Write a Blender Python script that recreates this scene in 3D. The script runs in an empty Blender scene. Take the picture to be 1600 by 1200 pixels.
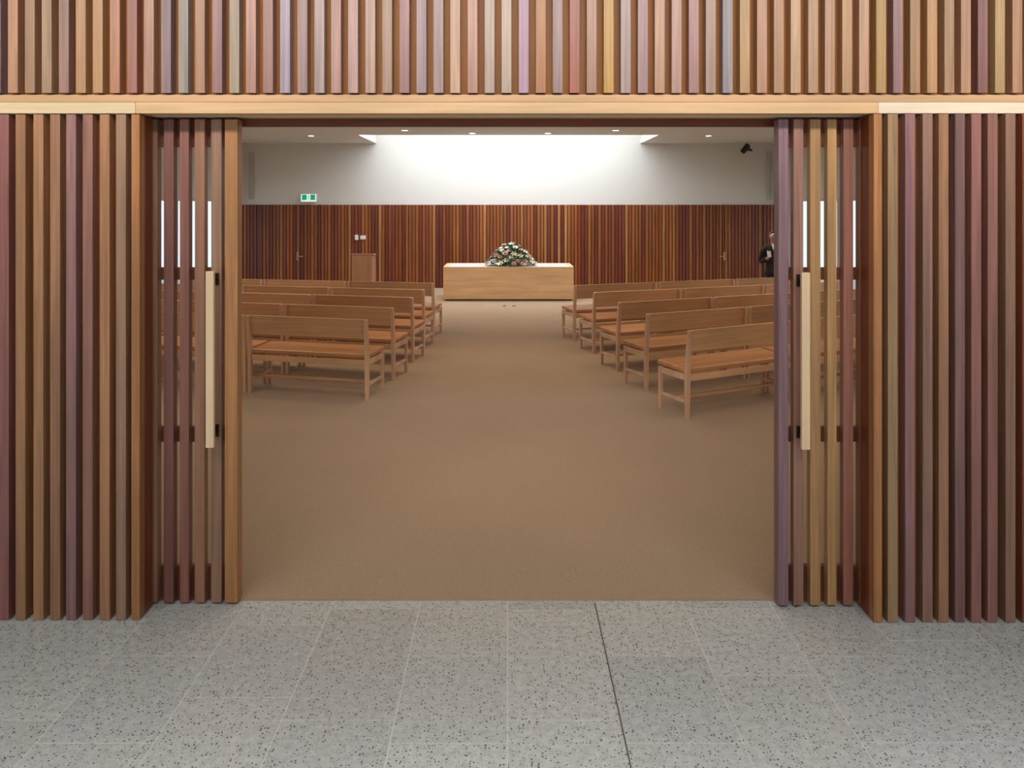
import bpy, bmesh, math, random
from mathutils import Vector, Matrix, Euler
R = random.Random(7)
PI = math.pi
C = bpy.context.scene.collection
sc = bpy.context.scene

# ------------------------------------------------------------------ camera, world, exposure
F, H, VX, VY = 1150.0, 2.0, 793.0, 320.0          # focal length in px, eye height, vanishing point
cd = bpy.data.cameras.new('camera'); cam = bpy.data.objects.new('camera', cd); C.objects.link(cam)
cam.location = (0, 0, H); cam.rotation_euler = (PI/2, 0, 0)
cd.sensor_width = 36; cd.lens = F*36/1600
cd.shift_x = (800-VX)/1600; cd.shift_y = (VY-600)/1600
cd.clip_start = 0.05
sc.camera = cam
sc.view_settings.view_transform = 'Standard'; sc.view_settings.look = 'None'
sc.view_settings.gamma = 1; sc.view_settings.use_curve_mapping = False
sc.view_settings.exposure = 0.0
w = bpy.data.worlds.new('daylight'); sc.world = w; w.use_nodes = True
bg = w.node_tree.nodes['Background']; bg.inputs[0].default_value = (0.86, 0.94, 1.0, 1); bg.inputs[1].default_value = 1.3

def area(name, loc, rot, sx, sy, power, col, spread=PI):
    l = bpy.data.lights.new(name, 'AREA'); l.shape = 'RECTANGLE'; l.size = sx; l.size_y = sy
    l.energy = power; l.color = col; l.spread = spread
    o = bpy.data.objects.new(name, l); C.objects.link(o); o.location = loc; o.rotation_euler = rot
    return o
WALL_Y = 17.75; CEIL = 3.48
area('skylight_daylight', (0.02, 16.35, 5.0), (math.radians(-44), 0, 0), 6.1, 1.5, 430, (0.86, 0.92, 1.0))
area('foyer_ceiling_light', (0.0, 1.2, 3.68), (math.radians(66), 0, 0), 9.0, 0.3, 60, (1.0, 0.95, 0.89), math.radians(80))
area('foyer_floor_fill', (0.0, -0.3, 3.76), (0, 0, 0), 9.0, 3.0, 250, (0.97, 0.98, 1.0), math.radians(98))  # unseen soft fill, added to brighten the tiled floor
for i, (lx, ly) in enumerate(((-4, 6.4), (0, 5.3), (4, 6.4), (-4, 10), (0, 9.6), (4, 10), (-4, 12.8), (0, 12.4), (4, 12.8))):
    area('chapel_fill_light', (lx, ly, 3.44 if i < 6 else 3.1), (math.radians(32) if i > 5 else 0, 0, 0), 2.4 if i < 6 else 1.0, 1.6 if i < 6 else 0.6, (20, 19, 20, 27, 30, 27, 24, 24, 24)[i], (1.0, 0.84, 0.66), math.radians(115))  # added unseen fill for the room; far row tilted to brighten the altar

# ------------------------------------------------------------------ helpers
def lin(c):
    c = c/255
    return c/12.92 if c <= 0.04045 else ((c+0.055)/1.055)**2.4
def hx(s, sat=1.0, k=1.0):
    r, g, b = (lin(int(s[i:i+2], 16)) for i in (0, 2, 4))
    m = (r+g+b)/3
    return tuple(max(0.0, (m+(v-m)*sat)*k) for v in (r, g, b))

def mat(name, col, rough=0.5, metal=0.0, emit=None, estr=0.0, spec=0.5, noise=0.0, scale=20.0):
    m = bpy.data.materials.new(name); m.use_nodes = True
    nt = m.node_tree; b = nt.nodes['Principled BSDF']
    b.inputs['Base Color'].default_value = (*col, 1); b.inputs['Roughness'].default_value = rough
    b.inputs['Metallic'].default_value = metal; b.inputs['Specular IOR Level'].default_value = spec
    if emit:
        b.inputs['Emission Color'].default_value = (*emit, 1); b.inputs['Emission Strength'].default_value = estr
    if noise:
        tc = nt.nodes.new('ShaderNodeTexCoord'); n = nt.nodes.new('ShaderNodeTexNoise')
        n.inputs['Scale'].default_value = scale; n.inputs['Detail'].default_value = 4
        nt.links.new(tc.outputs['Object'], n.inputs['Vector'])
        r = nt.nodes.new('ShaderNodeMapRange'); r.inputs[3].default_value = 1-noise; r.inputs[4].default_value = 1+noise
        nt.links.new(n.outputs['Fac'], r.inputs[0])
        x = nt.nodes.new('ShaderNodeVectorMath'); x.operation = 'SCALE'; x.inputs[0].default_value = col
        nt.links.new(r.outputs[0], x.inputs['Scale']); nt.links.new(x.outputs[0], b.inputs['Base Color'])
    return m

def wood(name, col=None, axis='Z', rough=0.45, spec=0.4, grain=0.22, coat=0.0, vary=0.0):
    """timber with grain along one axis; without col the board colour comes from the tint attribute"""
    m = bpy.data.materials.new(name); m.use_nodes = True
    nt = m.node_tree; N = nt.nodes; L = nt.links; b = N['Principled BSDF']
    b.inputs['Roughness'].default_value = rough; b.inputs['Specular IOR Level'].default_value = spec
    b.inputs['Coat Weight'].default_value = coat; b.inputs['Coat Roughness'].default_value = 0.3
    tc = N.new('ShaderNodeTexCoord')
    mp = N.new('ShaderNodeMapping')
    s = [55, 55, 55]; s['XYZ'.index(axis)] = 1.6
    mp.inputs['Scale'].default_value = s
    vec = tc.outputs['Object']
    if col is None:
        at = N.new('ShaderNodeAttribute'); at.attribute_name = 'tint'
        sd = N.new('ShaderNodeAttribute'); sd.attribute_name = 'seed'
        ad = N.new('ShaderNodeVectorMath'); ad.operation = 'ADD'
        L.new(tc.outputs['Object'], ad.inputs[0]); L.new(sd.outputs['Vector'], ad.inputs[1])
        vec = ad.outputs[0]
    L.new(vec, mp.inputs['Vector'])
    n = N.new('ShaderNodeTexNoise'); n.inputs['Scale'].default_value = 1.0; n.inputs['Detail'].default_value = 6
    n.inputs['Roughness'].default_value = 0.6; n.inputs['Distortion'].default_value = 0.6
    L.new(mp.outputs[0], n.inputs['Vector'])
    r = N.new('ShaderNodeMapRange'); r.inputs[1].default_value = 0.25; r.inputs[2].default_value = 0.75
    r.inputs[3].default_value = 1-grain; r.inputs[4].default_value = 1+grain
    L.new(n.outputs['Fac'], r.inputs[0])
    # slow drift of tone along the board
    mp2 = N.new('ShaderNodeMapping'); s2 = [9, 9, 9]; s2['XYZ'.index(axis)] = 0.9
    mp2.inputs['Scale'].default_value = s2; L.new(vec, mp2.inputs['Vector'])
    n2 = N.new('ShaderNodeTexNoise'); n2.inputs['Scale'].default_value = 1.0; n2.inputs['Detail'].default_value = 2
    L.new(mp2.outputs[0], n2.inputs['Vector'])
    r2 = N.new('ShaderNodeMapRange'); r2.inputs[1].default_value = 0.3; r2.inputs[2].default_value = 0.7
    r2.inputs[3].default_value = 0.86; r2.inputs[4].default_value = 1.14
    L.new(n2.outputs['Fac'], r2.inputs[0])
    mu = N.new('ShaderNodeMath'); mu.operation = 'MULTIPLY'; L.new(r.outputs[0], mu.inputs[0]); L.new(r2.outputs[0], mu.inputs[1])
    sc_ = N.new('ShaderNodeVectorMath'); sc_.operation = 'SCALE'
    if col is None: L.new(at.outputs['Color'], sc_.inputs[0])
    else: sc_.inputs[0].default_value = col
    L.new(mu.outputs[0], sc_.inputs['Scale']); L.new(sc_.outputs[0], b.inputs['Base Color'])
    if vary:
        oi = N.new('ShaderNodeObjectInfo'); rv = N.new('ShaderNodeMapRange'); rv.inputs[3].default_value = 1-vary; rv.inputs[4].default_value = 1+vary
        L.new(oi.outputs['Random'], rv.inputs[0]); m3 = N.new('ShaderNodeMath'); m3.operation = 'MULTIPLY'
        L.new(mu.outputs[0], m3.inputs[0]); L.new(rv.outputs[0], m3.inputs[1]); L.new(m3.outputs[0], sc_.inputs['Scale'])
    bu = N.new('ShaderNodeBump'); bu.inputs['Strength'].default_value = 0.12; bu.inputs['Distance'].default_value = 0.002
    L.new(n.outputs['Fac'], bu.inputs['Height']); L.new(bu.outputs[0], b.inputs['Normal'])
    return m

class MB:
    """collects shapes into one mesh; every shape keeps its own tint and grain seed"""
    def __init__(s): s.v = []; s.f = []; s.t = []; s.sd = []; s.mi = []
    def poly(s, vs, fs, tint=(1, 1, 1), mi=0):
        o = len(s.v); s.v += [tuple(v) for v in vs]
        sd = (R.uniform(-30, 30), R.uniform(-30, 30), R.uniform(-30, 30))
        for f in fs:
            s.f.append(tuple(o+i for i in f)); s.t.append(tint); s.sd.append(sd); s.mi.append(mi)
        return s
    def box(s, x0, x1, y0, y1, z0, z1, tint=(1, 1, 1), mi=0, c=0.0, M=None):
        if x0 > x1: x0, x1 = x1, x0
        if y0 > y1: y0, y1 = y1, y0
        if z0 > z1: z0, z1 = z1, z0
        if c:
            bm = bmesh.new(); bmesh.ops.create_cube(bm, size=1)
            bmesh.ops.transform(bm, matrix=Matrix.Translation(((x0+x1)/2, (y0+y1)/2, (z0+z1)/2)) @ Matrix.Diagonal((x1-x0, y1-y0, z1-z0, 1)), verts=bm.verts)
            bmesh.ops.bevel(bm, geom=bm.edges[:], offset=c, segments=2, profile=0.5, affect='EDGES')
            bm.verts.index_update()
            vs = [v.co.copy() for v in bm.verts]; fs = [[v.index for v in f.verts] for f in bm.faces]; bm.free()
        else:
            vs = [Vector(p) for p in ((x0,y0,z0),(x1,y0,z0),(x1,y1,z0),(x0,y1,z0),(x0,y0,z1),(x1,y0,z1),(x1,y1,z1),(x0,y1,z1))]
            fs = [(0,3,2,1),(4,5,6,7),(0,1,5,4),(1,2,6,5),(2,3,7,6),(3,0,4,7)]
        if M: vs = [M @ v for v in vs]
        return s.poly(vs, fs, tint, mi)
    def bar(s, p, q, wx, wy, wx2=None, wy2=None, up=None, tint=(1,1,1), c=0.0):
        """rectangular bar from p to q with end sections (tapering)"""
        p, q = Vector(p), Vector(q); d = (q-p).normalized()
        a = Vector((1, 0, 0)) if abs(d.x) < 0.7 else Vector((0, 1, 0))
        b = d.cross(a).normalized(); a = b.cross(d).normalized()
        wx2 = wx2 or wx; wy2 = wy2 or wy
        vs = []
        for (o, ux, uy) in ((p, wx, wy), (q, wx2, wy2)):
            k = c
            for (i, j) in ((-1,-1),(1,-1),(1,1),(-1,1)):
                if k:
                    for (di, dj) in (((0,1),(1,0)) if i*j > 0 else ((1,0),(0,1))) :
                        vs.append(o + a*(i*(ux/2-k*di)) + b*(j*(uy/2-k*dj)))
                else: vs.append(o + a*i*ux/2 + b*j*uy/2)
        n = len(vs)//2
        fs = [tuple(reversed(range(n))), tuple(range(n, 2*n))]+[(i, (i+1) % n, n+(i+1) % n, n+i) for i in range(n)]
        return s.poly(vs, fs, tint)
    def lathe(s, prof, loc=(0,0,0), seg=24, M=None, tint=(1,1,1)):
        vs = []; n = len(prof)
        for (r, z) in prof:
            for k in range(seg):
                a = 2*PI*k/seg; v = Vector((r*math.cos(a), r*math.sin(a), z))
                if M: v = M @ v
                vs.append(v+Vector(loc))
        fs = [(i*seg+k, i*seg+(k+1) % seg, (i+1)*seg+(k+1) % seg, (i+1)*seg+k) for i in range(n-1) for k in range(seg)]
        fs += [tuple(reversed(range(seg))), tuple((n-1)*seg+k for k in range(seg))]
        return s.poly(vs, fs, tint)
    def build(s, name, m, parent=None, smooth=False):
        me = bpy.data.meshes.new(name); me.from_pydata(s.v, [], s.f)
        for x in (m if isinstance(m, (list, tuple)) else [m]): me.materials.append(x)
        me.polygons.foreach_set('material_index', s.mi); me.polygons.foreach_set('use_smooth', [smooth]*len(s.f))
        bm = bmesh.new(); bm.from_mesh(me); bmesh.ops.recalc_face_normals(bm, faces=bm.faces); bm.to_mesh(me); bm.free()
        me.attributes.new('tint', 'FLOAT_COLOR', 'FACE'); me.attributes.new('seed', 'FLOAT_VECTOR', 'FACE')
        me.attributes['tint'].data.foreach_set('color', [c for t in s.t for c in (*t, 1.0)])
        me.attributes['seed'].data.foreach_set('vector', [c for t in s.sd for c in t])
        me.update()
        o = bpy.data.objects.new(name, me); C.objects.link(o)
        if parent: o.parent = parent
        return o
def struct(o): o['kind'] = 'structure'; return o
def tag(o, label, cat, group=None):
    o['label'] = label; o['category'] = cat
    if group: o['group'] = group
    return o
def empty(name, loc=(0,0,0), rz=0, parent=None):
    o = bpy.data.objects.new(name, None); C.objects.link(o); o.location = loc; o.rotation_euler = (0,0,rz)
    o.empty_display_size = 0.1
    if parent: o.parent = parent
    return o
def px(x, d): return (x-VX)*d/F
def pz(y, d): return H-(y-VY)*d/F

# ------------------------------------------------------------------ materials
SAT, KS = 1.03, 0.80
M_slat = wood('recycled_timber_slat', None, 'Z', 0.42, 0.45, 0.34, coat=0.08)
M_backing = wood('timber_backing', hx('9a6a44', 1.5, 0.62), 'Z', 0.5)
M_board = wood('oak_board', None, 'X', 0.45, 0.4, 0.12)
M_header = wood('dark_header_timber', hx('6e3a24', 1.3, 0.7), 'X', 0.45)
M_rail = wood('door_rail_timber', hx('84472c', 1.0, 0.55), 'X', 0.45)
M_handle = wood('pale_ash', hx('e2c3a0', 1.1, 0.95), 'Z', 0.5, grain=0.06)
M_pew = wood('oak_pew_timber', hx('d2aa86', 1.1, 1.0), 'X', 0.42, 0.45, 0.14, coat=0.1, vary=0.2)
M_pewleg = wood('oak_leg_timber', hx('dab494', 1.0, 1.0), 'Z', 0.42, 0.45, 0.12, coat=0.1)
M_seat = wood('oak_seat_timber', hx('c29068', 1.15, 0.95), 'X', 0.38, 0.5, 0.12, coat=0.15, vary=0.1)
M_altar = wood('oak_veneer', hx('e0bc94', 1.0, 0.95), 'X', 0.45, 0.4, 0.12)
M_lect = wood('lectern_timber', hx('b08468', 1.0, 0.85), 'Z', 0.45, 0.4, 0.12)
M_white = mat('white_plaster', (0.70, 0.685, 0.65), 0.85, noise=0.015, scale=3)
M_foyer = mat('foyer_plaster', (0.72, 0.74, 0.74), 0.85, noise=0.02, scale=3)
M_dark = mat('dark_bronze', (0.03, 0.022, 0.016), 0.4, 0.6)
M_black = mat('black_plastic', (0.012, 0.012, 0.013), 0.45)
M_grey = mat('grey_painted_metal', (0.46, 0.45, 0.43), 0.6)
M_steel = mat('brushed_steel', (0.55, 0.53, 0.50), 0.35, 0.9)
M_brass = mat('aged_brass', (0.42, 0.30, 0.18), 0.4, 0.8)
M_alu = mat('aluminium_frame', (0.62, 0.62, 0.60), 0.4, 0.4)
M_plate = mat('white_plastic', (0.85, 0.83, 0.80), 0.4)
M_lamp = mat('lamp_lens', (1, 1, 1), 0.4, emit=(1.0, 0.93, 0.82), estr=6)
M_cloth = mat('pale_stone_top', (0.66, 0.61, 0.59), 0.4, noise=0.03, scale=8)

def carpet():
    m = bpy.data.materials.new('brown_carpet'); m.use_nodes = True; nt = m.node_tree; N = nt.nodes; L = nt.links
    b = N['Principled BSDF']; b.inputs['Roughness'].default_value = 0.95; b.inputs['Specular IOR Level'].default_value = 0.15
    b.inputs['Sheen Weight'].default_value = 0.25; b.inputs['Sheen Roughness'].default_value = 0.6
    tc = N.new('ShaderNodeTexCoord'); n = N.new('ShaderNodeTexNoise'); n.inputs['Scale'].default_value = 160; n.inputs['Detail'].default_value = 3
    n3 = N.new('ShaderNodeTexNoise'); n3.inputs['Scale'].default_value = 1.3
    L.new(tc.outputs['Object'], n.inputs['Vector']); L.new(tc.outputs['Object'], n3.inputs['Vector'])
    cr = N.new('ShaderNodeValToRGB'); cr.color_ramp.elements[0].position = 0.3; cr.color_ramp.elements[1].position = 0.7
    cr.color_ramp.elements[0].color = (*hx('8a7055', 1.0, 0.98), 1); cr.color_ramp.elements[1].color = (*hx('ae9272', 1.0, 0.98), 1)
    L.new(n.outputs['Fac'], cr.inputs[0])
    r = N.new('ShaderNodeMapRange'); r.inputs[3].default_value = 0.93; r.inputs[4].default_value = 1.07; L.new(n3.outputs['Fac'], r.inputs[0])
    s = N.new('ShaderNodeVectorMath'); s.operation = 'SCALE'; L.new(cr.outputs[0], s.inputs[0]); L.new(r.outputs[0], s.inputs['Scale'])
    L.new(s.outputs[0], b.inputs['Base Color'])
    bu = N.new('ShaderNodeBump'); bu.inputs['Strength'].default_value = 0.35; bu.inputs['Distance'].default_value = 0.004
    L.new(n.outputs['Fac'], bu.inputs['Height']); L.new(bu.outputs[0], b.inputs['Normal'])
    return m
def terrazzo():
    m = bpy.data.materials.new('grey_terrazzo'); m.use_nodes = True; nt = m.node_tree; N = nt.nodes; L = nt.links
    b = N['Principled BSDF']; b.inputs['Coat Weight'].default_value = 0.9; b.inputs['Coat Roughness'].default_value = 0.06; b.inputs['Roughness'].default_value = 0.22; b.inputs['Specular IOR Level'].default_value = 0.5
    tc = N.new('ShaderNodeTexCoord'); at = N.new('ShaderNodeAttribute'); at.attribute_name = 'tint'
    n = N.new('ShaderNodeTexNoise'); n.inputs['Scale'].default_value = 30; n.inputs['Detail'].default_value = 5
    L.new(tc.outputs['Object'], n.inputs['Vector'])
    r = N.new('ShaderNodeMapRange'); r.inputs[1].default_value = .3; r.inputs[2].default_value = .7; r.inputs[3].default_value = 0.86; r.inputs[4].default_value = 1.12
    L.new(n.outputs['Fac'], r.inputs[0])
    s = N.new('ShaderNodeVectorMath'); s.operation = 'SCALE'; L.new(at.outputs['Color'], s.inputs[0]); L.new(r.outputs[0], s.inputs['Scale'])
    prev = s.outputs[0]
    for (sc_, th, colr, dens) in ((72, 0.27, (0.055, 0.05, 0.045, 1), 0.42), (130, 0.28, (0.09, 0.085, 0.075, 1), 0.36), (110, 0.26, (0.52, 0.51, 0.47, 1), 0.35)):
        v = N.new('ShaderNodeTexVoronoi'); v.inputs['Scale'].default_value = sc_; L.new(tc.outputs['Object'], v.inputs['Vector'])
        lt = N.new('ShaderNodeMath'); lt.operation = 'LESS_THAN'; lt.inputs[1].default_value = th; L.new(v.outputs['Distance'], lt.inputs[0])
        sp = N.new('ShaderNodeSeparateColor'); L.new(v.outputs['Color'], sp.inputs[0])
        l2 = N.new('ShaderNodeMath'); l2.operation = 'LESS_THAN'; l2.inputs[1].default_value = dens; L.new(sp.outputs[0], l2.inputs[0])
        mm = N.new('ShaderNodeMath'); mm.operation = 'MULTIPLY'; L.new(lt.outputs[0], mm.inputs[0]); L.new(l2.outputs[0], mm.inputs[1])
        m7 = N.new('ShaderNodeMath'); m7.operation = 'MULTIPLY'; m7.inputs[1].default_value = 0.85; L.new(mm.outputs[0], m7.inputs[0])
        mx = N.new('ShaderNodeMix'); mx.data_type = 'RGBA'; L.new(m7.outputs[0], mx.inputs['Factor']); L.new(prev, mx.inputs['A']); mx.inputs['B'].default_value = colr
        prev = mx.outputs['Result']
    L.new(prev, b.inputs['Base Color'])
    return m
def glass():
    m = bpy.data.materials.new('window_glass'); m.use_nodes = True; nt = m.node_tree; N = nt.nodes; L = nt.links
    N.remove(N['Principled BSDF']); t = N.new('ShaderNodeBsdfTransparent'); t.inputs[0].default_value = (0.95, 0.97, 0.96, 1)
    g = N.new('ShaderNodeBsdfGlossy'); g.inputs['Roughness'].default_value = 0.02;     x = N.new('ShaderNodeMixShader'); x.inputs[0].default_value = 0.07; L.new(t.outputs[0], x.inputs[1]); L.new(g.outputs[0], x.inputs[2])
    L.new(x.outputs[0], N['Material Output'].inputs[0]); return m
M_carpet = carpet(); M_terr = terrazzo(); M_glass = glass()
M_grout = mat('pale_grout', (0.58, 0.57, 0.53), 0.7, noise=0.05, scale=30)
M_joint = mat('dark_movement_joint', (0.10, 0.09, 0.08), 0.7)

# ------------------------------------------------------------------ floors
D0 = 3.715                                                # where carpet meets the tiles
g = MB().box(-7.2, 7.2, -5.2, D0, -0.10, -0.0004)
struct(g.build('floor', M_grout))
TW = 137*3.68/F
joints = {-6: [1060], -5: [952, 1125], -4: [1025, 1161], -3: [976, 1089.5], -2: [951, 1125], -1: [1025, 1161], 0: [953, 1125],
          1: [1025, 1161], 2: [951, 1055], 3: [1025, 1160], 4: [1127], 5: [1027, 1180]}
t = MB(); G = 0.0032
for k in range(-17, 17):
    js = [2*F/(y-VY) for y in joints.get(k, [])] or [R.uniform(2.9, 3.6)]
    js = sorted(js)
    while js[0] > -5.2: js.insert(0, js[0]-R.choice((0.52, 0.53, 0.62, 0.78)))
    ys = js
    if ys[-1] < D0-0.55: ys.append(ys[-1]+0.53)
    ys.append(D0+0.003)
    for a, b in zip(ys[:-1], ys[1:]):
        if b < -5.2 or b-a < 0.01: continue
        v = R.uniform(0.93, 1.07)*0.50; h = R.uniform(-0.008, 0.008)
        t.box(k*TW+G/2, (k+1)*TW-G/2, max(a, -5.2)+G/2, b-G/2, -0.03, 0.0, (v*0.98+h, v*1.0, v*0.965-h))
struct(t.build('floor_tiles', M_terr))
struct(MB().box(TW-0.003, TW+0.003, -5.2, D0-0.02, -0.02, 0.0012).build('trim_1', M_joint))
struct(MB().box(-2.05, 2.05, D0, D0+0.007, -0.02, 0.002).build('trim_2', M_steel))
struct(MB().box(-6.9, 6.9, D0+0.007, WALL_Y+0.2, -0.10, 0.001).build('floor_carpet', M_carpet))

# ------------------------------------------------------------------ front slatted wall
def S(h, k=1.0, mix=0.20, base='aa7c60'):
    a, b = hx(h, SAT, KS*k), hx(base, 1.1, KS*k)
    return tuple(x*(1-mix)+y*mix for x, y in zip(a, b))
def SL(h, k=1.0): return S(h, k, 0.32, 'a4623a')
dL, dR, dU = 3.54, 3.52, 3.535
SD = 0.055; SW = 0.0465
up_cols = 'b8896a 9a7b60 a08468 866a62 bd9066 b48a5e a9755a 9c6458 ad8470 807078 959088 a27a60 8f6a70 a0947e b08478 9c7472 a094a8 947a78 a09090 a07c74 b08c88 b09080 927868 8e6468 948088 a08a88 b8947a a87e70 b09c90 b0a090 a888a0 a0683e 8c7878 9c5040 a07a68 c0923e a08e8c 9c7c80 b48a70 a88478 9a7072 a08478 84848c b8905e b08468 ab7f5d c09a76 b08a6c ac846a a8825c b48c70 ac8850 8c6c70 a07c58 b88c60 a88464 b0866a 7a5054 b8986a b08464'.split()
wall = MB()
ZU0 = pz(145, dU); ZTOP = 3.8
for k in range(-12, 75):
    c = px(20+26.6*k, dU)
    col = up_cols[k] if 0 <= k < len(up_cols) else R.choice(up_cols)
    j = R.uniform(-0.0012, 0.0012)
    wall.box(c-SW/2+j, c+SW/2+j, dU+R.uniform(-0.001, 0.001), dU+SD, ZU0, ZTOP, S(col))
struct(wall.build('wall_front', M_slat))
struct(MB().box(-6.3, 6.3, dU+SD, dU+SD+0.03, 2.47, ZTOP).build('wall_front_backing', M_backing))
# sill board under the upper slats and the transom board in three lengths
struct(MB().box(-6.3, 6.3, dU+0.018, dU+SD+0.005, pz(158.5, dU), ZU0-0.006, hx('c8a27c', 1.1, 0.9)).build('trim_3', M_board))
tb = MB(); zt, zb = pz(159.8, dU), pz(177.2, dU)
xs = [-6.3, px(212, dU), px(1372, dU), 6.3]
for i, (a, b) in enumerate(zip(xs[:-1], xs[1:])):
    tb.box(a+0.0007, b-0.0007, dU-0.002, 3.75 if i == 1 else dU+SD, zb, zt, hx(('e0c8a0', 'd2ac82', 'ead6bc')[i], 1.05, (0.8, 0.88, 0.84)[i]), c=0.0015)
struct(tb.build('trim_4', M_board))
for side, d, items, name in ((-1, dL, [(-46, '8a6250'), (-20, '9c7458'), (6, '8c6066'), (32, 'a07c5c'), (60, 'b08a68'), (86, '9c7a60'), (111, '8a7078'), (137, '94706a'), (163.5, 'ac8260'), (189, '9c8470')], 'wall_left_front'),
                       (1, dR, [(1395, '9c8868'), (1422, '8a6c78'), (1449.5, '86706a'), (1474.5, 'a07c60'), (1500, '706068'), (1525.5, '90686a'), (1551, '8c6868'), (1579, '8a7468'), (1605, '84483a'), (1631, '7a5850')], 'wall_right_front')):
    m = MB()
    for (x, col) in items:
        c = px(x, d)
        m.box(c-SW/2, c+SW/2, d, d+SD, 0.003, zb-0.004, SL(col, 0.98))
    e = px(items[0][0] if side < 0 else items[-1][0], d)
    for k in range(1, 36):
        c = e+side*k*0.081
        if abs(c) > 6.2: break
        m.box(c-SW/2, c+SW/2, d, d+SD, 0.003, zb-0.004, SL(R.choice(up_cols), 0.9))
    struct(m.build(name, M_slat))
    a, b = (-6.3, px(207, d)) if side < 0 else (px(1378.5, d), 6.3)
    struct(MB().box(a, b, d+SD, d+SD+0.03, 0.003, zb-0.004).build(name+'_backing', M_backing))
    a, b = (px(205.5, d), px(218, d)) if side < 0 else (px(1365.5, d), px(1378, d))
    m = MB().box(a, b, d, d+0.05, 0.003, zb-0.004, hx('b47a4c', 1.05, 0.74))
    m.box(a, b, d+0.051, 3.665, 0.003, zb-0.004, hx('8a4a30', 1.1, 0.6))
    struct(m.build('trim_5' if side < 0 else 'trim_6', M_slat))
# head of the opening
struct(MB().box(-1.95, 1.95, 3.757, 3.80, pz(197.3, 3.757), 2.60).build('trim_7', M_header))
struct(MB().box(-1.76, 1.76, 3.649, 3.653, zb-0.003, zb).build('trim_8', M_steel))
# chapel side of the dividing wall
m = MB(); m.box(-6.9, -1.97, 3.80, 3.92, 0, CEIL); m.box(1.97, 6.9, 3.80, 3.92, 0, CEIL); m.box(-1.97, 1.97, 3.80, 3.92, 2.41, CEIL)
struct(m.build('wall_dividing', M_white))

# ------------------------------------------------------------------ sliding doors
def sliding_door(n, side, dd, items, hidden, stile):
    root = empty('door_%d' % n, (0, dd, 0)); root['kind'] = 'structure'
    m = MB(); SDd = 0.042
    zt_ = pz(186.5, dd)
    for (a, b, col) in items:
        m.box(px(a, dd), px(b, dd), 0, SDd, 0.012, zt_, SL(col, 0.98))
    e = px(items[0][0], dd) if side < 0 else px(items[-1][1], dd)
    for k in range(1, hidden+1):
        c = e+side*(k*0.081-0.02)
        m.box(c-0.023, c+0.023, 0, SDd, 0.012, zt_, S(R.choice(up_cols), 0.8))
    m.build('slat', M_slat, root)
    a, b, col = stile
    MB().box(px(a, dd), px(b, dd), -0.004, 0.062, 0.012, zt_, SL(col, 0.95), c=0.002).build('stile', M_slat, root)
    x0 = e+side*hidden*0.081; x1 = px(b, dd)-0.004 if side < 0 else px(a, dd)+0.004
    for (ya, yb, nm) in ((178, 230, 'top_rail'), (418, 437, 'middle_rail'), (667, 690, 'middle_rail'), (884, 944, 'bottom_rail')):
        MB().box(x0, x1, SDd, 0.070, max(pz(yb, dd+0.045), 0.012), min(pz(ya, dd+0.045), zt_)).build(nm, M_rail, root)
    return root
Ld = sliding_door(1, -1, 3.68, [(231.5, 246, '8f705c'), (256, 271, '6a484e'), (281, 295, '7e5654'), (304.5, 319.5, '94705c'), (330, 346, '937a68')], 3, (351.5, 371.5, 'c08c58'))
Rd = sliding_door(2, 1, 3.655, [(1240, 1255, '9c786e'), (1266, 1282, 'b49060'), (1293, 1307, 'bc9862'), (1318, 1333, '94645c'), (1343, 1355.5, '885c50')], 3, (1216, 1231.5, '847084'))
for side, root, dd, xa, xb, ya, yb, bx in ((-1, Ld, 3.68, 321, 333.5, 424, 700, (334, 342)), (1, Rd, 3.655, 1253, 1266, 426, 703, (1243, 1250))):
    hd = dd-0.075
    x0, x1 = px(xa, hd), px(xb, hd); z1, z0 = pz(ya, hd), pz(yb, hd)
    h = MB().box(x0, x1, hd-dd, hd-dd+0.022, z0, z1, c=0.002).build('handle', M_handle, root)
    for zc in (z1-0.045, z0+0.065):
        xc = (x0+x1)/2
        b = MB().bar((xc, hd-dd+0.022, zc), (xc, -0.004, zc), 0.016, 0.016)
        b.box(xc-0.018, xc+0.018, -0.006, 0.0, zc-0.03, zc+0.03)
        b.build('bracket', M_dark, h)

# ------------------------------------------------------------------ chapel shell
SX = 6.75; SKX0, SKX1, SKY = -3.16, 3.20, 15.6
struct(MB().box(-SX-0.1, SX+0.1, WALL_Y, WALL_Y+0.15, 0, 5.6).build('wall_back', M_white))
m = MB()
m.box(-SX-0.1, SX+0.1, 3.8, SKY, CEIL, CEIL+0.12)
m.box(-SX-0.1, SKX0, SKY, WALL_Y, CEIL, CEIL+0.12); m.box(SKX1, SX+0.1, SKY, WALL_Y, CEIL, CEIL+0.12)
struct(m.build('ceiling', M_white))
m = MB(); m.box(SKX0-0.08, SKX0, SKY-0.08, WALL_Y, CEIL+0.12, 5.2); m.box(SKX1, SKX1+0.08, SKY-0.08, WALL_Y, CEIL+0.12, 5.2)
m.box(SKX0, SKX1, SKY-0.08, SKY, CEIL+0.12, 5.2)
struct(m.build('ceiling_skylight_well', M_white))
sk = MB()
for i in range(5):
    x = SKX0+(SKX1-SKX0)*i/4; sk.box(x-0.03, x+0.03, SKY, WALL_Y, 5.2, 5.3)
sk.box(SKX0, SKX1, SKY-0.08, SKY, 5.2, 5.3)
fr = struct(sk.build('window_9', M_alu)); MB().box(SKX0, SKX1, SKY, WALL_Y, 5.24, 5.26).build('pane', M_glass, fr)
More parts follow.
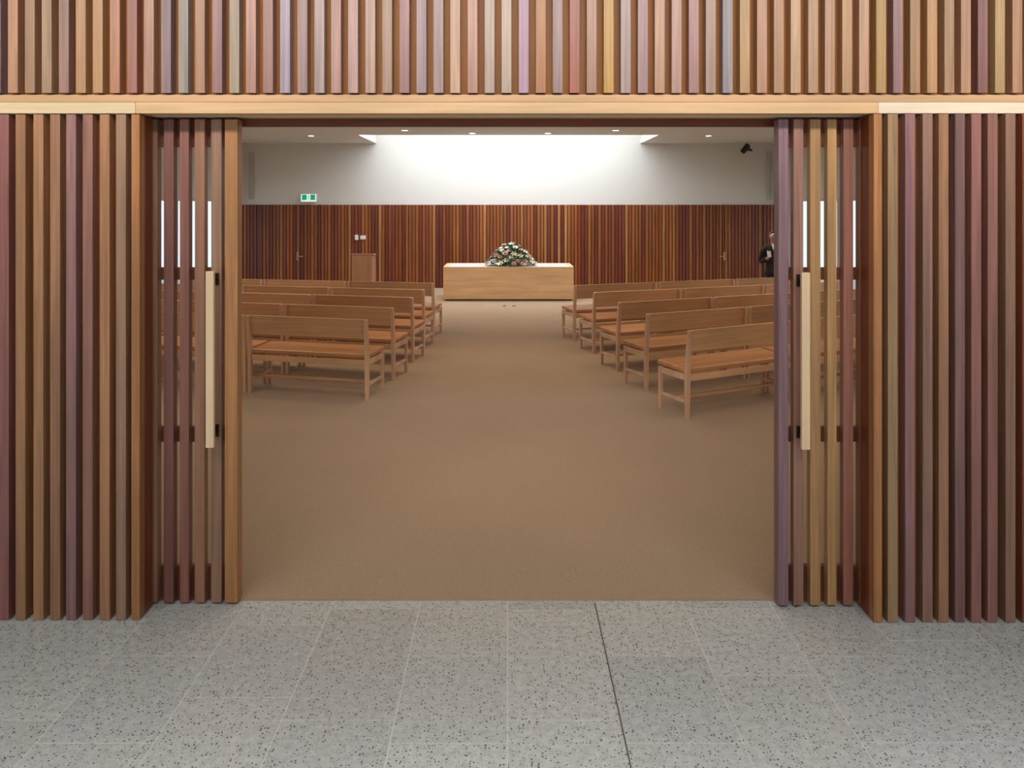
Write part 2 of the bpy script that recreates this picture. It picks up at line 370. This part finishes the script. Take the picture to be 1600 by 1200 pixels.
# slatted dado on the back wall
M_bslat = M_slat
bw = 'a0582c 8c4a30 a06034 7e4030 94522a a86a3a 743c34 8a4430 9c5a34 804030 b88050 9c5c38 7c402c'.split()
def dado(name, x0, x1, z1, skip=()):
    m = MB(); x = x0; p = 0.0812
    while x < x1-0.04:
        if not any(a < x+0.023 < b for a, b in skip):
            m.box(x, x+0.060, WALL_Y-0.060, WALL_Y-0.025, 0.0, z1, hx(R.choice(bw), 1.05, R.uniform(0.6, 0.92)))
        x += p
    return m
DZ = H
doorsx = ((px(466, WALL_Y)-0.92, px(466, WALL_Y)+0.08), (px(1131, WALL_Y)-0.08, px(1131, WALL_Y)+0.92))
m = dado('x', -SX, SX, DZ, doorsx); m.box(-SX, SX, WALL_Y-0.025, WALL_Y, 0, DZ, hx('7a4024', 1.0, 0.7))
struct(m.build('wall_back_slats', M_slat))
for n, (a, b) in zip((3, 4), doorsx):
    m = dado('x', a+0.01, b, DZ-0.01); m.box(a+0.01, b-0.01, WALL_Y-0.030, WALL_Y-0.024, 0.01, DZ-0.01, hx('7a4024', 1, .7))
    root = struct(m.build('door_%d' % n, M_slat))
    hx_ = b-0.07 if n == 3 else a+0.07
    h = MB(); zc = pz(400.5, WALL_Y-0.1)
    h.box(hx_-0.03, hx_+0.03, WALL_Y-0.082, WALL_Y-0.074, zc-0.10, zc+0.10)
    s = 1 if n == 3 else -1
    h.bar((hx_, WALL_Y-0.14, zc), (hx_, WALL_Y-0.08, zc), 0.02, 0.02)
    h.box(min(hx_, hx_+s*0.15), max(hx_, hx_+s*0.15), WALL_Y-0.15, WALL_Y-0.13, zc-0.014, zc+0.014, c=0.003)
    h.build('handle', M_brass, root)
# side walls with tall windows
WN = [(8.2, 10.4), (10.5, 12.7), (12.8, 15.0), (15.1, 17.3)]
n = 1
for s in (-1, 1):
    m = MB(); xa, xb = s*SX, s*(SX+0.15)
    ZW = 2.13
    m.box(xa, xb, 3.8, WALL_Y, ZW, CEIL); m.box(xa, xb, 3.8, WN[0][0], 0, ZW); m.box(xa, xb, WN[-1][1], WALL_Y, 0, ZW); m.box(xa, xb, WN[0][0], WN[-1][1], 0, 0.08)
    struct(m.build('wall_left' if s < 0 else 'wall_right', M_white))
    for (a, b) in WN:
        e = min(b+0.1, WN[-1][1])
        f = MB(); x0, x1 = s*(SX+0.03), s*(SX+0.10)
        f.box(x0, x1, a, a+0.05, 0.08, ZW); f.box(x0, x1, b-0.05, e, 0.08, ZW); f.box(x0, x1, a+0.05, b-0.05, 0.08, 0.13); f.box(x0, x1, a+0.05, b-0.05, ZW-0.05, ZW)
        w_ = struct(f.build('window_%d' % n, M_alu)); n += 1
        MB().box(s*(SX+0.06), s*(SX+0.068), a+0.05, b-0.05, 0.13, ZW-0.05).build('pane', M_glass, w_)
# outdoor paving seen through the side windows
M_pave = mat('outdoor_paving', (0.45, 0.45, 0.43), 0.9, noise=0.1, scale=5)
m = MB(); m.box(-16, -6.95, 2, 24, -0.15, -0.05); m.box(6.95, 16, 2, 24, -0.15, -0.05); struct(m.build('floor_outdoor_paving', M_pave))

# foyer shell round the camera
m = MB(); m.box(-6.4, -6.25, -5.2, 3.6, 0, 3.8); struct(m.build('wall_foyer_left', M_foyer))
m = MB(); m.box(6.25, 6.4, -5.2, 3.6, 0, 3.8); struct(m.build('wall_foyer_right', M_foyer))
struct(MB().box(-6.4, 6.4, -5.2, 3.6, 3.8, 3.9).build('ceiling_foyer', M_foyer))
f = MB()
for i in range(7): x = -6.25+12.5*i/6; f.box(x-0.04, x+0.04, -5.2, -5.1, 0, 3.8)
f.box(-6.25, 6.25, -5.2, -5.1, 2.6, 2.68)
f = struct(f.build('window_10', M_alu)); MB().box(-6.25, 6.25, -5.16, -5.15, 0, 3.8).build('pane', M_glass, f)
# ------------------------------------------------------------------ pews
PL, PD, PH = 1.38, 0.43, 0.825
def make_pew():
    """origin: floor under the back-left corner seen from behind; x along the pew, y towards the altar"""
    root = empty('pew')
    s0 = MB(); b = 0.018
    # backrest board, leaning
    th = math.radians(5.5)
    Mx = Matrix.Translation((0, 0.022, 0.62)) @ Matrix.Rotation(th, 4, 'X')
    MB().box(0.03, PL-0.03, -0.002, 0.020, 0.0, 0.205, c=0.004, M=Mx).build('backrest', M_pew, root)
    Ms = Matrix.Translation((0, 0.035, 0.415)) @ Matrix.Rotation(math.radians(1.6), 4, 'X')
    MB().box(0.012, PL-0.012, 0.0, PD+0.005, 0.0, 0.045, c=0.012, M=Ms).build('seat', M_seat, root)
    MB().box(0.04, PL-0.04, 0.012, 0.034, 0.345, 0.405, c=0.002).build('apron', M_pew, root)
    MB().box(0.04, PL-0.04, PD-0.02, PD+0.002, 0.345, 0.405, c=0.002).build('apron', M_pew, root)
    for x in (0.0, PL-0.04):
        l = MB(); xc = x+0.02
        l.bar((xc, 0.024, 0.0), (xc, 0.022, 0.42), 0.032, 0.038, 0.040, 0.046)
        l.bar((xc, 0.022, 0.42), (xc, -0.014, PH), 0.040, 0.046, 0.034, 0.034)
        l.build('leg', M_pewleg, root)
        l = MB().bar((xc, PD-0.01, 0.0), (xc, PD-0.01, 0.412), 0.030, 0.030, 0.036, 0.038)
        l.build('leg', M_pewleg, root)
        MB().box(xc-0.014, xc+0.014, 0.04, PD-0.025, 0.352, 0.408, c=0.002).build('side_rail', M_pewleg, root)
        MB().box(xc-0.011, xc+0.011, 0.04, PD-0.022, 0.135, 0.165, c=0.002).build('stretcher', M_pewleg, root)
    MB().box(0.031, PL-0.031, PD*0.42, PD*0.42+0.03, 0.135, 0.163, c=0.002).build('stretcher', M_pew, root)
    return root
def copy_tree(o, parent=None):
    c = o.copy(); C.objects.link(c)
    if parent: c.parent = parent
    for ch in list(o.children):
        copy_tree(ch, c)
    return c
proto = make_pew(); used = False
# (x, depth) of the aisle end's back foot and the angle of the row
rowsL = [(-1.425, 7.52, 13), (-1.29, 8.38, 13.5), (-1.19, 9.32, 12.5), (-1.145, 10.18, 11.5), (-1.10, 11.05, 11)]
rowsR = [(1.675, 6.86, 26), (1.485, 7.90, 24), (1.32, 8.83, 22), (1.145, 9.85, 20), (0.965, 10.72, 19.5)]
rn = ['row nearest the doorway', 'second row from the doorway', 'middle row of five', 'fourth row from the doorway', 'row nearest the altar']
pn = ['aisle-end', 'middle', 'window-end']
skip = {('left', 0, 2), ('right', 0, 2)}      # wholly behind the doors
def plabel(side, r, k):
    return 'oak pew %s of the aisle, %s pew in the %s' % (side, pn[k], rn[r])
for side, rows in (('left', rowsL), ('right', rowsR)):
    s = -1 if side == 'left' else 1
    for r, (x, y, ang) in enumerate(rows):
        a = math.radians(ang)
        d = Vector((s*math.cos(a), math.sin(a), 0))
        for k in range(3):
            if (side, r, k) in skip: continue
            p = Vector((x, y, 0.001))+d*(k*(PL+0.02))
            o = copy_tree(proto) if used else proto
            used = True
            if s < 0:   # origin is the far end, so the pew runs back towards the aisle
                o.location = p+d*PL; o.rotation_euler = (0, 0, -a)
            else:
                o.location = p; o.rotation_euler = (0, 0, a)
            tag(o, plabel(side, r, k), 'pew', 'pews %s of the aisle' % side)

# ------------------------------------------------------------------ altar table with flowers
ax0, ax1, ay = px(692.5, 15.33), px(896.5, 15.33), 15.33
root = empty('altar', ((ax0+ax1)/2, ay, 0.001)); tag(root, 'long oak altar block with pale top standing before the slatted back wall', 'altar')
aw = (ax1-ax0)/2; ah = 0.705; ad = 1.02
m = MB(); m.box(-aw, aw, 0, ad, 0.03, ah-0.02, c=0.004)
m.build('body', M_altar, root)
m = MB(); m.box(-aw, aw, 0, 0.07, ah-0.02, ah, c=0.002); m.box(-aw, aw, ad-0.07, ad, ah-0.02, ah, c=0.002); m.box(-aw, -aw+0.1, 0.07, ad-0.07, ah-0.02, ah); m.box(aw-0.1, aw, 0.07, ad-0.07, ah-0.02, ah)
m.build('rim', M_altar, root)
MB().box(-aw+0.1, aw-0.1, 0.07, ad-0.07, ah-0.02, ah-0.002).build('top_panel', M_cloth, root)
MB().box(-aw+0.05, aw-0.05, 0.05, ad-0.05, 0, 0.03).build('plinth', M_dark, root)

M_leaf = mat('dark_green_leaf', (0.10, 0.17, 0.09), 0.5, noise=0.4, scale=40)
M_leaf2 = mat('sage_leaf', (0.34, 0.44, 0.32), 0.55, noise=0.3, scale=40)
M_pet = [mat('white_petal', (0.85, 0.83, 0.74), 0.6), mat('pink_petal', (0.72, 0.46, 0.42), 0.6), mat('cream_petal', (0.80, 0.76, 0.52), 0.6), mat('mauve_petal', (0.50, 0.33, 0.36), 0.6)]
fc = Vector((px(798, 15.68), 15.68, 0.706))
arr = empty('flower_arrangement', fc); tag(arr, 'domed arrangement of white and pink flowers lying on the altar top', 'flowers')
FWd, FDd, FHt = 0.54, 0.30, 0.42
def dome(u, phi, k=1.0):
    """u 0 at the peak, 1 at the rim; peaked profile"""
    r = u**0.85
    return Vector((FWd*r*math.cos(phi)*k, FDd*r*math.sin(phi)*k, max(0.02, FHt*(math.cos(min(u, 1)*PI/2)**1.15)*k+0.015+0.03*math.sin(9*phi+u*20))))
def leaf(m, p, d, L_, W_, up):
    d = d.normalized(); sd = d.cross(up).normalized() if d.cross(up).length > 1e-3 else Vector((1, 0, 0)); nn = sd.cross(d)
    pts = [p]
    for (tt, ww, bb) in ((0.3, 0.8, 0.03), (0.6, 1.0, 0.0), (0.85, 0.5, -0.10)):
        c = p+d*L_*tt+nn*L_*bb
        pts += [c-sd*W_*ww/2, c+nn*W_*-0.12, c+sd*W_*ww/2]
    pts.append(p+d*L_-nn*L_*0.22)
    fs = [(0, 1, 2), (0, 2, 3), (1, 4, 5, 2), (2, 5, 6, 3), (4, 7, 8, 5), (5, 8, 9, 6), (7, 10, 8), (8, 10, 9)]
    o = len(m.v); m.v += [tuple(v) for v in pts]
    for f_ in fs: m.f.append(tuple(o+i for i in f_)); m.t.append((1,1,1)); m.sd.append((0,0,0)); m.mi.append(0)
for nm, mm, cnt, ln in (('foliage', M_leaf, 620, 0.10), ('sage_sprig', M_leaf2, 260, 0.085)):
    m = MB()
    for i in range(cnt):
        u = R.random()**0.6; phi = R.uniform(0, 2*PI)
        p = dome(u, phi, R.uniform(0.7, 0.95)); p.z = max(p.z, 0.02)
        d = Vector((p.x*1.5, p.y*2, (p.z-0.02)*1.4))+Vector((R.uniform(-.25, .25), R.uniform(-.25, .25), R.uniform(-.12, .3)))
        leaf(m, p, d, ln*R.uniform(0.6, 1.15), 0.035*R.uniform(0.7, 1.2), Vector((R.uniform(-.4, .4), R.uniform(-.4, .4), 1)).normalized())
    m.v = [(a, b, max(c, 0.004)) for a, b, c in m.v]
    m.build(nm, mm, arr)
m = MB().lathe([(0.25, 0.0), (0.26, 0.03), (0.22, 0.06), (0.08, 0.2)], seg=20); m.build('flower_foam', M_leaf, arr)
def rose_mesh(mm):
    m = MB()
    for ring, (cnt, rr, tilt) in enumerate(((4, 0.012, 0.15), (5, 0.024, 0.45), (6, 0.036, 0.85))):
        for i in range(cnt):
            a = 2*PI*i/cnt+ring*0.5; ca, sa = math.cos(a), math.sin(a); d = Vector((ca, sa, 0)); t_ = Vector((-sa, ca, 0)); W_ = 0.9*2*PI*rr/cnt+0.012
            pts = []
            for (q, ww, oo, zz) in ((0, .4, .25, 0), (.5, 1, .9, .55), (1, .8, 1+tilt*.6, 1)):
                for ss in (-1, 0, 1):
                    pts.append(d*(rr*oo*(1 if ss == 0 else .88))+t_*ss*W_*ww/2+Vector((0, 0, (0.038-ring*0.007)*zz*(1 if ss == 0 else .88))))
            fs = [(r_*3+c_, r_*3+c_+1, r_*3+c_+4, r_*3+c_+3) for r_ in range(2) for c_ in range(2)]
            m.poly(pts, fs)
    m.lathe([(0.004, 0.0), (0.013, 0.012), (0.010, 0.03), (0.003, 0.036)], seg=8)
    return m
def lily_mesh(mm):
    m = MB()
    for i in range(6):
        a = 2*PI*i/6; d = Vector((math.cos(a), math.sin(a), 0)); leaf(m, Vector((0, 0, 0)), d+Vector((0, 0, .55)), 0.075, 0.03, Vector((0, 0, 1)))
    m.lathe([(0.003, 0), (0.003, 0.04), (0.001, 0.045)], seg=6)
    return m
protos = [('rose', rose_mesh(0).build('rose', M_pet[0], arr, True)), ('rose', rose_mesh(0).build('rose', M_pet[1], arr, True)),
          ('lily', lily_mesh(0).build('lily', M_pet[2], arr)), ('rose', rose_mesh(0).build('rose', M_pet[3], arr, True)), ('lily', lily_mesh(0).build('lily', M_pet[0], arr))]
lab = ['white rose', 'pink rose', 'cream lily', 'mauve rose', 'white lily']
first = [True]*5
for i in range(70):
    k = R.choice((0, 0, 1, 1, 2, 3, 4))
    phi = i*2.39996; u = ((i+0.6)/70)**0.58
    p = dome(u, phi, 1.0); p.z = max(p.z, 0.05)
    o = protos[k][1] if first[k] else protos[k][1].copy()
    if not first[k]: C.objects.link(o)
    first[k] = False
    o.parent = arr; o.location = p; o['label'] = lab[k]
    nrm = Vector((p.x/FWd**2*0.4, p.y/FDd**2*0.4, 0.9)).normalized()
    o.rotation_euler = nrm.to_track_quat('Z', 'Y').to_euler(); o.scale = [R.uniform(0.8, 1.15)]*3

# ------------------------------------------------------------------ lectern, wall plates, floor boxes
ld = 14.4
root = empty('lectern', ((px(549.5, ld)+px(581, ld))/2, ld, 0.001)); tag(root, 'plain brown timber lectern before the slatted wall, left of the altar', 'lectern')
hw = (px(581, ld)-px(549.5, ld))/2; lz = pz(396.5, ld)
MB().box(-hw, hw, 0, 0.02, 0, lz-0.02, c=0.002).build('front_panel', M_lect, root)
for s in (-1, 1): MB().box(s*hw, s*(hw-0.02), 0.02, 0.42, 0, lz-0.02).build('side_panel', M_lect, root)
Mt = Matrix.Translation((0, 0.0, lz-0.02)) @ Matrix.Rotation(math.radians(-6), 4, 'X')
MB().box(-hw-0.01, hw+0.01, -0.01, 0.45, 0, 0.022, c=0.003, M=Mt).build('reading_desk', M_lect, root)
MB().box(-hw+0.02, hw-0.02, 0.02, 0.42, 0.45, 0.47).build('shelf', M_lect, root)
sd_ = WALL_Y-0.075
for (xa, xb, ya, yb, lb) in ((554.5, 560, 367, 375, 'small white square wall plate on back slats above the lectern'), (563, 571.5, 368, 374, 'small white oblong wall plate beside the square one above the lectern')):
    o = MB(); cx, cz = (px(xa, sd_)+px(xb, sd_))/2, (pz(ya, sd_)+pz(yb, sd_))/2
    e = empty('wall_plate', (cx, sd_, cz)); tag(e, lb, 'wall plate')
    hw_ = (px(xb, sd_)-px(xa, sd_))/2; hh = (pz(ya, sd_)-pz(yb, sd_))/2
    MB().box(-hw_, hw_, -0.014, -0.001, -hh, hh, c=0.003).build('cover', M_plate, e)
    MB().box(-hw_*0.4, hw_*0.4, -0.02, -0.0145, -hh*0.5, hh*0.5, c=0.001).build('switch', M_plate, e)
for (x, lb) in ((788, 'left of two small floor outlets in carpet before the altar'), (803, 'right of two small floor outlets in carpet before the altar')):
    d = 2*F/(478.5-VY)
    e = empty('floor_outlet', (px(x, d), d, 0.0012)); tag(e, lb, 'floor outlet')
    MB().box(-0.045, 0.045, -0.06, 0.06, 0, 0.006, c=0.002).build('frame', M_steel, e)
    MB().box(-0.032, 0.032, -0.045, 0.045, 0.0062, 0.010, c=0.001).build('lid', M_dark, e)

# ------------------------------------------------------------------ exit sign
wy = WALL_Y-0.001
e = empty('exit_sign', (px(483, wy), wy, pz(309.3, wy))); tag(e, 'green and white running-man exit sign on the white back wall', 'exit sign')
ew, eh = px(483+12.3, wy)-px(483, wy), 6.3*wy/F
M_face = mat('sign_white', (0.8, 0.9, 0.87), 0.4, emit=(0.68, 0.90, 0.82), estr=0.62)
M_green = mat('sign_green', (0.0, 0.35, 0.2), 0.4, emit=(0.0, 0.40, 0.22), estr=0.5)
MB().box(-ew, ew, -0.05, 0, -eh, eh, c=0.004).build('housing', M_plate, e)
MB().box(-ew+0.008, ew-0.008, -0.053, -0.0505, -eh+0.008, eh-0.008).build('face', M_face, e)
for s in (-1, 1): MB().box(s*0.045, s*0.158, -0.055, -0.0532, -0.05, 0.078).build('green_field', M_green, e)
m = MB(); yy = -0.0535
m.lathe([(0.012, 0), (0.012, 0.0015)], (0.008, yy, 0.045), 14, Matrix.Rotation(PI/2, 4, 'X'))
for (p, q, t_) in (((0.004, 0.03), (-0.004, -0.005), 0.014), ((0.004, 0.026), (0.03, 0.012), 0.007), ((0.002, 0.026), (-0.022, 0.02), 0.007), ((-0.022, 0.02), (-0.03, 0.004), 0.007),
                  ((-0.004, -0.004), (0.016, -0.02), 0.009), ((0.016, -0.02), (0.012, -0.045), 0.008), ((-0.004, -0.004), (-0.016, -0.026), 0.009), ((-0.016, -0.026), (-0.036, -0.034), 0.008)):
    m.bar((p[0], yy, p[1]), (q[0], yy, q[1]), t_, 0.0016 if abs(q[0]-p[0]) > 1e9 else 0.0016)
m.build('running_man', M_green, e)

# ------------------------------------------------------------------ downlights, loudspeakers, security camera
lab = {0: 'outermost left', 1: 'second from left', 2: 'third from left', 3: 'third from right', 4: 'second from right', 5: 'outermost right'}
for i, (x, y) in enumerate(((486, 212), (632.5, 203.5), (738, 207.3), (856, 207.3), (962, 203.5), (1107, 212))):
    d = (CEIL-H)*F/(VY-y)
    if i in (2, 3): d = 15.2
    e = empty('downlight', (px(x, d), d, CEIL)); tag(e, 'round recessed downlight in the white chapel ceiling, %s of the six' % lab[i], 'downlight', 'ceiling downlights')
    MB().lathe([(0.085, -0.006), (0.085, -0.001), (0.06, -0.001), (0.06, -0.006)], seg=28).build('rim', M_plate, e)
    MB().lathe([(0.001, -0.0068), (0.058, -0.0068), (0.058, -0.002)], seg=28).build('lens', M_lamp, e)
    if i not in (2, 3):
        l = bpy.data.lights.new('downlight_beam', 'SPOT'); l.energy = 60; l.spot_size = math.radians(80); l.spot_blend = 0.8; l.color = (1, .86, .68); l.shadow_soft_size = 0.05
        lo = bpy.data.objects.new('downlight_beam', l); C.objects.link(lo); lo.location = (0, 0, -0.03); lo.parent = e
for (x, lb) in ((394, 'left'), (1200.5, 'right')):
    z1, z0 = pz(238, wy), pz(312, wy)
    e = empty('column_loudspeaker', (px(x, wy), wy, z0)); tag(e, 'tall thin grey column loudspeaker on the %s end of the white back wall' % lb, 'loudspeaker', 'column loudspeakers')
    MB().box(-0.04, 0.04, -0.085, -0.02, 0, z1-z0, c=0.008).build('cabinet', M_grey, e)
    MB().box(-0.032, 0.032, -0.090, -0.0855, 0.03, z1-z0-0.03).build('grille', M_grey, e)
    for zz in (0.15, z1-z0-0.15): MB().box(-0.02, 0.02, -0.02, 0, zz-0.03, zz+0.03).build('bracket', M_grey, e)
e = empty('security_camera', (px(1168, 17.4), 17.4, pz(226, 17.4))); tag(e, 'small black spotlight-shaped camera bracketed high on the white wall, right of skylight', 'camera')
Mc = Matrix.Rotation(math.radians(38), 4, 'Y')
MB().lathe([(0.05, -0.16), (0.062, -0.155), (0.062, 0.05), (0.03, 0.07)], (-0.02, 0, -0.05), 20, Mc).build('body', M_black, e)
MB().lathe([(0.001, -0.158), (0.045, -0.158), (0.045, -0.17), (0.05, -0.17), (0.05, -0.155)], (-0.02, 0, -0.05), 20, Mc).build('lens', M_black, e)
m = MB(); m.bar((0.0, 0.0, -0.06), (0.11, 0.02, -0.14), 0.035, 0.03); m.bar((0.11, 0.02, -0.14), (0.05, 0.33, -0.09), 0.03, 0.03); m.box(0.0, 0.10, 0.33, 0.349, -0.14, -0.04)
m.build('bracket', M_black, e)

# ------------------------------------------------------------------ person standing beyond the right-hand pews
def skin_obj(name, chains, m, parent, root_i=0, sub=2):
    """chains: list of lists of (point, radius); points within 1 mm are shared so the skin stays one surface"""
    vs, es, rs = [], [], []
    def idx(p, r):
        for i, q in enumerate(vs):
            if (Vector(q)-Vector(p)).length < 0.001: return i
        vs.append(p); rs.append(r); return len(vs)-1
    for ch in chains:
        ids = [idx(p, r) for p, r in ch]
        es += list(zip(ids[:-1], ids[1:]))
    me = bpy.data.meshes.new(name); me.from_pydata(vs, es, []); me.materials.append(m)
    o = bpy.data.objects.new(name, me); C.objects.link(o); o.parent = parent
    o.modifiers.new('skin', 'SKIN')
    for i, sv in enumerate(me.skin_vertices[0].data):
        sv.radius = rs[i] if isinstance(rs[i], tuple) else (rs[i], rs[i]); sv.use_root = (i == root_i)
    o.modifiers['skin'].use_smooth_shade = True
    sb = o.modifiers.new('sub', 'SUBSURF'); sb.levels = sub; sb.render_levels = sub
    return o
M_skin = mat('skin', (0.52, 0.33, 0.24), 0.5, noise=0.05); M_suit = mat('charcoal_suit', (0.018, 0.014, 0.017), 0.8, noise=0.1); M_shirt = mat('white_shirt', (0.7, 0.7, 0.7), 0.7)
M_hair = mat('grey_hair', (0.10, 0.075, 0.055), 0.7, noise=0.3); M_shoe = mat('black_shoe', (0.01, 0.01, 0.01), 0.3); M_eye = mat('eye', (0.03, 0.02, 0.015), 0.2)
M_lip = mat('lips', (0.36, 0.16, 0.13), 0.5)
pd = 12.9
P = empty('person', (px(1208.5, pd), pd, 0.001)); tag(P, 'person in dark suit standing beyond the right-hand pews, half hidden by the door', 'person')
hgt = pz(360.5, pd); k = hgt/1.72
def V(x, y, z): return (x*k, y*k, z*k)
pel = (V(0, 0, .93), .115*k)
torso = [pel, (V(0, 0, 1.05), (.125*k, .095*k)), (V(0, 0, 1.22), (.145*k, .105*k)), (V(0, 0, 1.36), (.13*k, .09*k)), (V(0, 0, 1.44), .06*k), (V(0, -.005, 1.50), .05*k)]
def arm(s, el, wr, j=1.0):
    return [(V(0, 0, 1.36), .13*k), (V(s*.13, 0, 1.38), .062*k*j), (V(s*.19, 0, 1.34), .058*k*j), (el, .042*k*j), (wr, .030*k*j)]
elR, wrR = V(-.23, .04, 1.10), V(-.175, -.20, 1.20)      # image-left arm bent, holding a leaflet
elL, wrL = V(.25, .02, 1.08), V(.22, -.08, .84)
def hand(wr, d, side_):
    """palm with five unequal curled fingers"""
    wr = Vector(wr); d = Vector(d).normalized(); sd2 = Vector(side_).normalized(); cn = d.cross(sd2).normalized()
    palm = wr+d*.05*k; out = [[(tuple(wr), .030*k), (tuple(palm), (.034*k, .018*k))]]
    for i, L_ in enumerate((.070, .078, .072, .056)):
        b0 = palm+d*.03*k+sd2*(.024-.016*i)*k; p1 = b0+d*L_*.5*k; p2 = p1+(d*.7+cn*.7)*L_*.3*k; p3 = p2+(d*.3+cn)*L_*.22*k
        out.append([(tuple(palm), (.034*k, .018*k)), (tuple(b0), .0095*k), (tuple(p1), .0088*k), (tuple(p2), .008*k), (tuple(p3), .007*k)])
    t0 = wr+d*.025*k+sd2*.03*k; t1 = t0+(sd2*.8+d*.7)*.03*k; t2 = t1+(d+cn*.4)*.026*k
    out.append([(tuple(palm), (.034*k, .018*k)), (tuple(t0), .012*k), (tuple(t1), .010*k), (tuple(t2), .008*k)])
    return out
body = [torso, arm(-1, elR, wrR), arm(1, elL, wrL)] + hand(wrR, (-.1, -1, .35), (0, .3, 1)) + hand(wrL, (0, -.15, -1), (0, -1, 0))
for s in (-1, 1):
    body.append([pel, (V(s*.085, 0, .86), .085*k), (V(s*.09, -.01, .48), .052*k), (V(s*.095, .01, .09), .036*k), (V(s*.10, -.10, .035), .032*k)])
# head grows from the neck of the same surface
body.append([torso[-1], (V(0, -.012, 1.56), (.062*k, .075*k)), (V(0, -.01, 1.62), (.074*k, .090*k)), (V(0, -.004, 1.68), (.058*k, .068*k))])
body.append([(V(0, -.01, 1.62), (.074*k, .090*k)), (V(0, -.088, 1.605), .012*k)])   # nose
for s in (-1, 1): body.append([(V(0, -.01, 1.62), (.074*k, .090*k)), (V(s*.074, .005, 1.612), .014*k)])   # ears
skin_obj('body', body, M_skin, P)
j = 1.14
jk = [[(V(0, 0, .78), .20*k), (V(0, 0, .92), .18*k), (V(0, 0, 1.05), (.145*k, .115*k)), (V(0, 0, 1.22), (.165*k, .125*k)), (V(0, 0, 1.38), (.15*k, .11*k)), (V(0, .01, 1.46), .078*k)]]
for s, el, wr in ((-1, elR, wrR), (1, elL, wrL)):
    wv = Vector(el).lerp(Vector(wr), .9)
    jk.append([(V(0, 0, 1.38), (.15*k, .11*k)), (V(s*.13, 0, 1.41), .078*k), (V(s*.195, 0, 1.36), .070*k), (el, .056*k), (tuple(wv), .044*k)])
skin_obj('jacket', jk, M_suit, P)
tr = [[(V(0, 0, 1.0), .15*k), (V(0, 0, .90), .17*k)]]
for s in (-1, 1): tr.append([(V(0, 0, .90), .17*k), (V(s*.088, 0, .82), .115*k), (V(s*.092, -.01, .48), .070*k), (V(s*.096, .01, .10), .056*k)])
skin_obj('trousers', tr, M_suit, P)
for s in (-1, 1): skin_obj('shoe', [[(V(s*.097, .045, .04), .040*k), (V(s*.098, -.04, .036), .038*k), (V(s*.102, -.15, .030), .030*k)]], M_shoe, P)
skin_obj('shirt_collar', [[(V(0, -.045, 1.30), .085*k), (V(0, -.012, 1.47), .062*k)]], M_shirt, P)
m = MB()
hm = bmesh.new(); bmesh.ops.create_uvsphere(hm, u_segments=24, v_segments=14, radius=1)
for v in list(hm.verts):
    if v.co.z < 0.05+(-0.9 if v.co.y > 0.1 else 0) or v.co.y < -0.55: hm.verts.remove(v)
bmesh.ops.transform(hm, matrix=Matrix.Translation(V(0, .012, 1.63)) @ Matrix.Diagonal((.080*k, .095*k, .095*k, 1)), verts=hm.verts)
me = bpy.data.meshes.new('hair'); hm.to_mesh(me); hm.free(); me.materials.append(M_hair); ho = bpy.data.objects.new('hair', me); C.objects.link(ho); ho.parent = P
sm = ho.modifiers.new('thick', 'SOLIDIFY'); sm.thickness = 0.012
for s in (-1, 1):
    m = MB(); m.lathe([(0.001, -.011*k), (.010*k, -.004*k), (.010*k, .004*k), (.001, .011*k)], V(s*.028, -.083, 1.63), 12); m.build('eye', M_eye, P, True)
m = MB(); m.bar(V(-.022, -.083, 1.568), V(.022, -.083, 1.568), .012*k, .008*k); m.build('mouth', M_lip, P)
lf = Vector(wrR)+Vector((-.02, -.10, .05))*k
o = MB().box(-0.035, 0.035, -0.002, 0.002, -0.05, 0.055).build('leaflet', M_plate)
o.location = P.location+lf+Vector((-0.012, -0.045, 0.03)); o.rotation_euler = (math.radians(-15), 0, math.radians(10))
tag(o, 'small white leaflet held up by the person in the dark suit', 'leaflet')
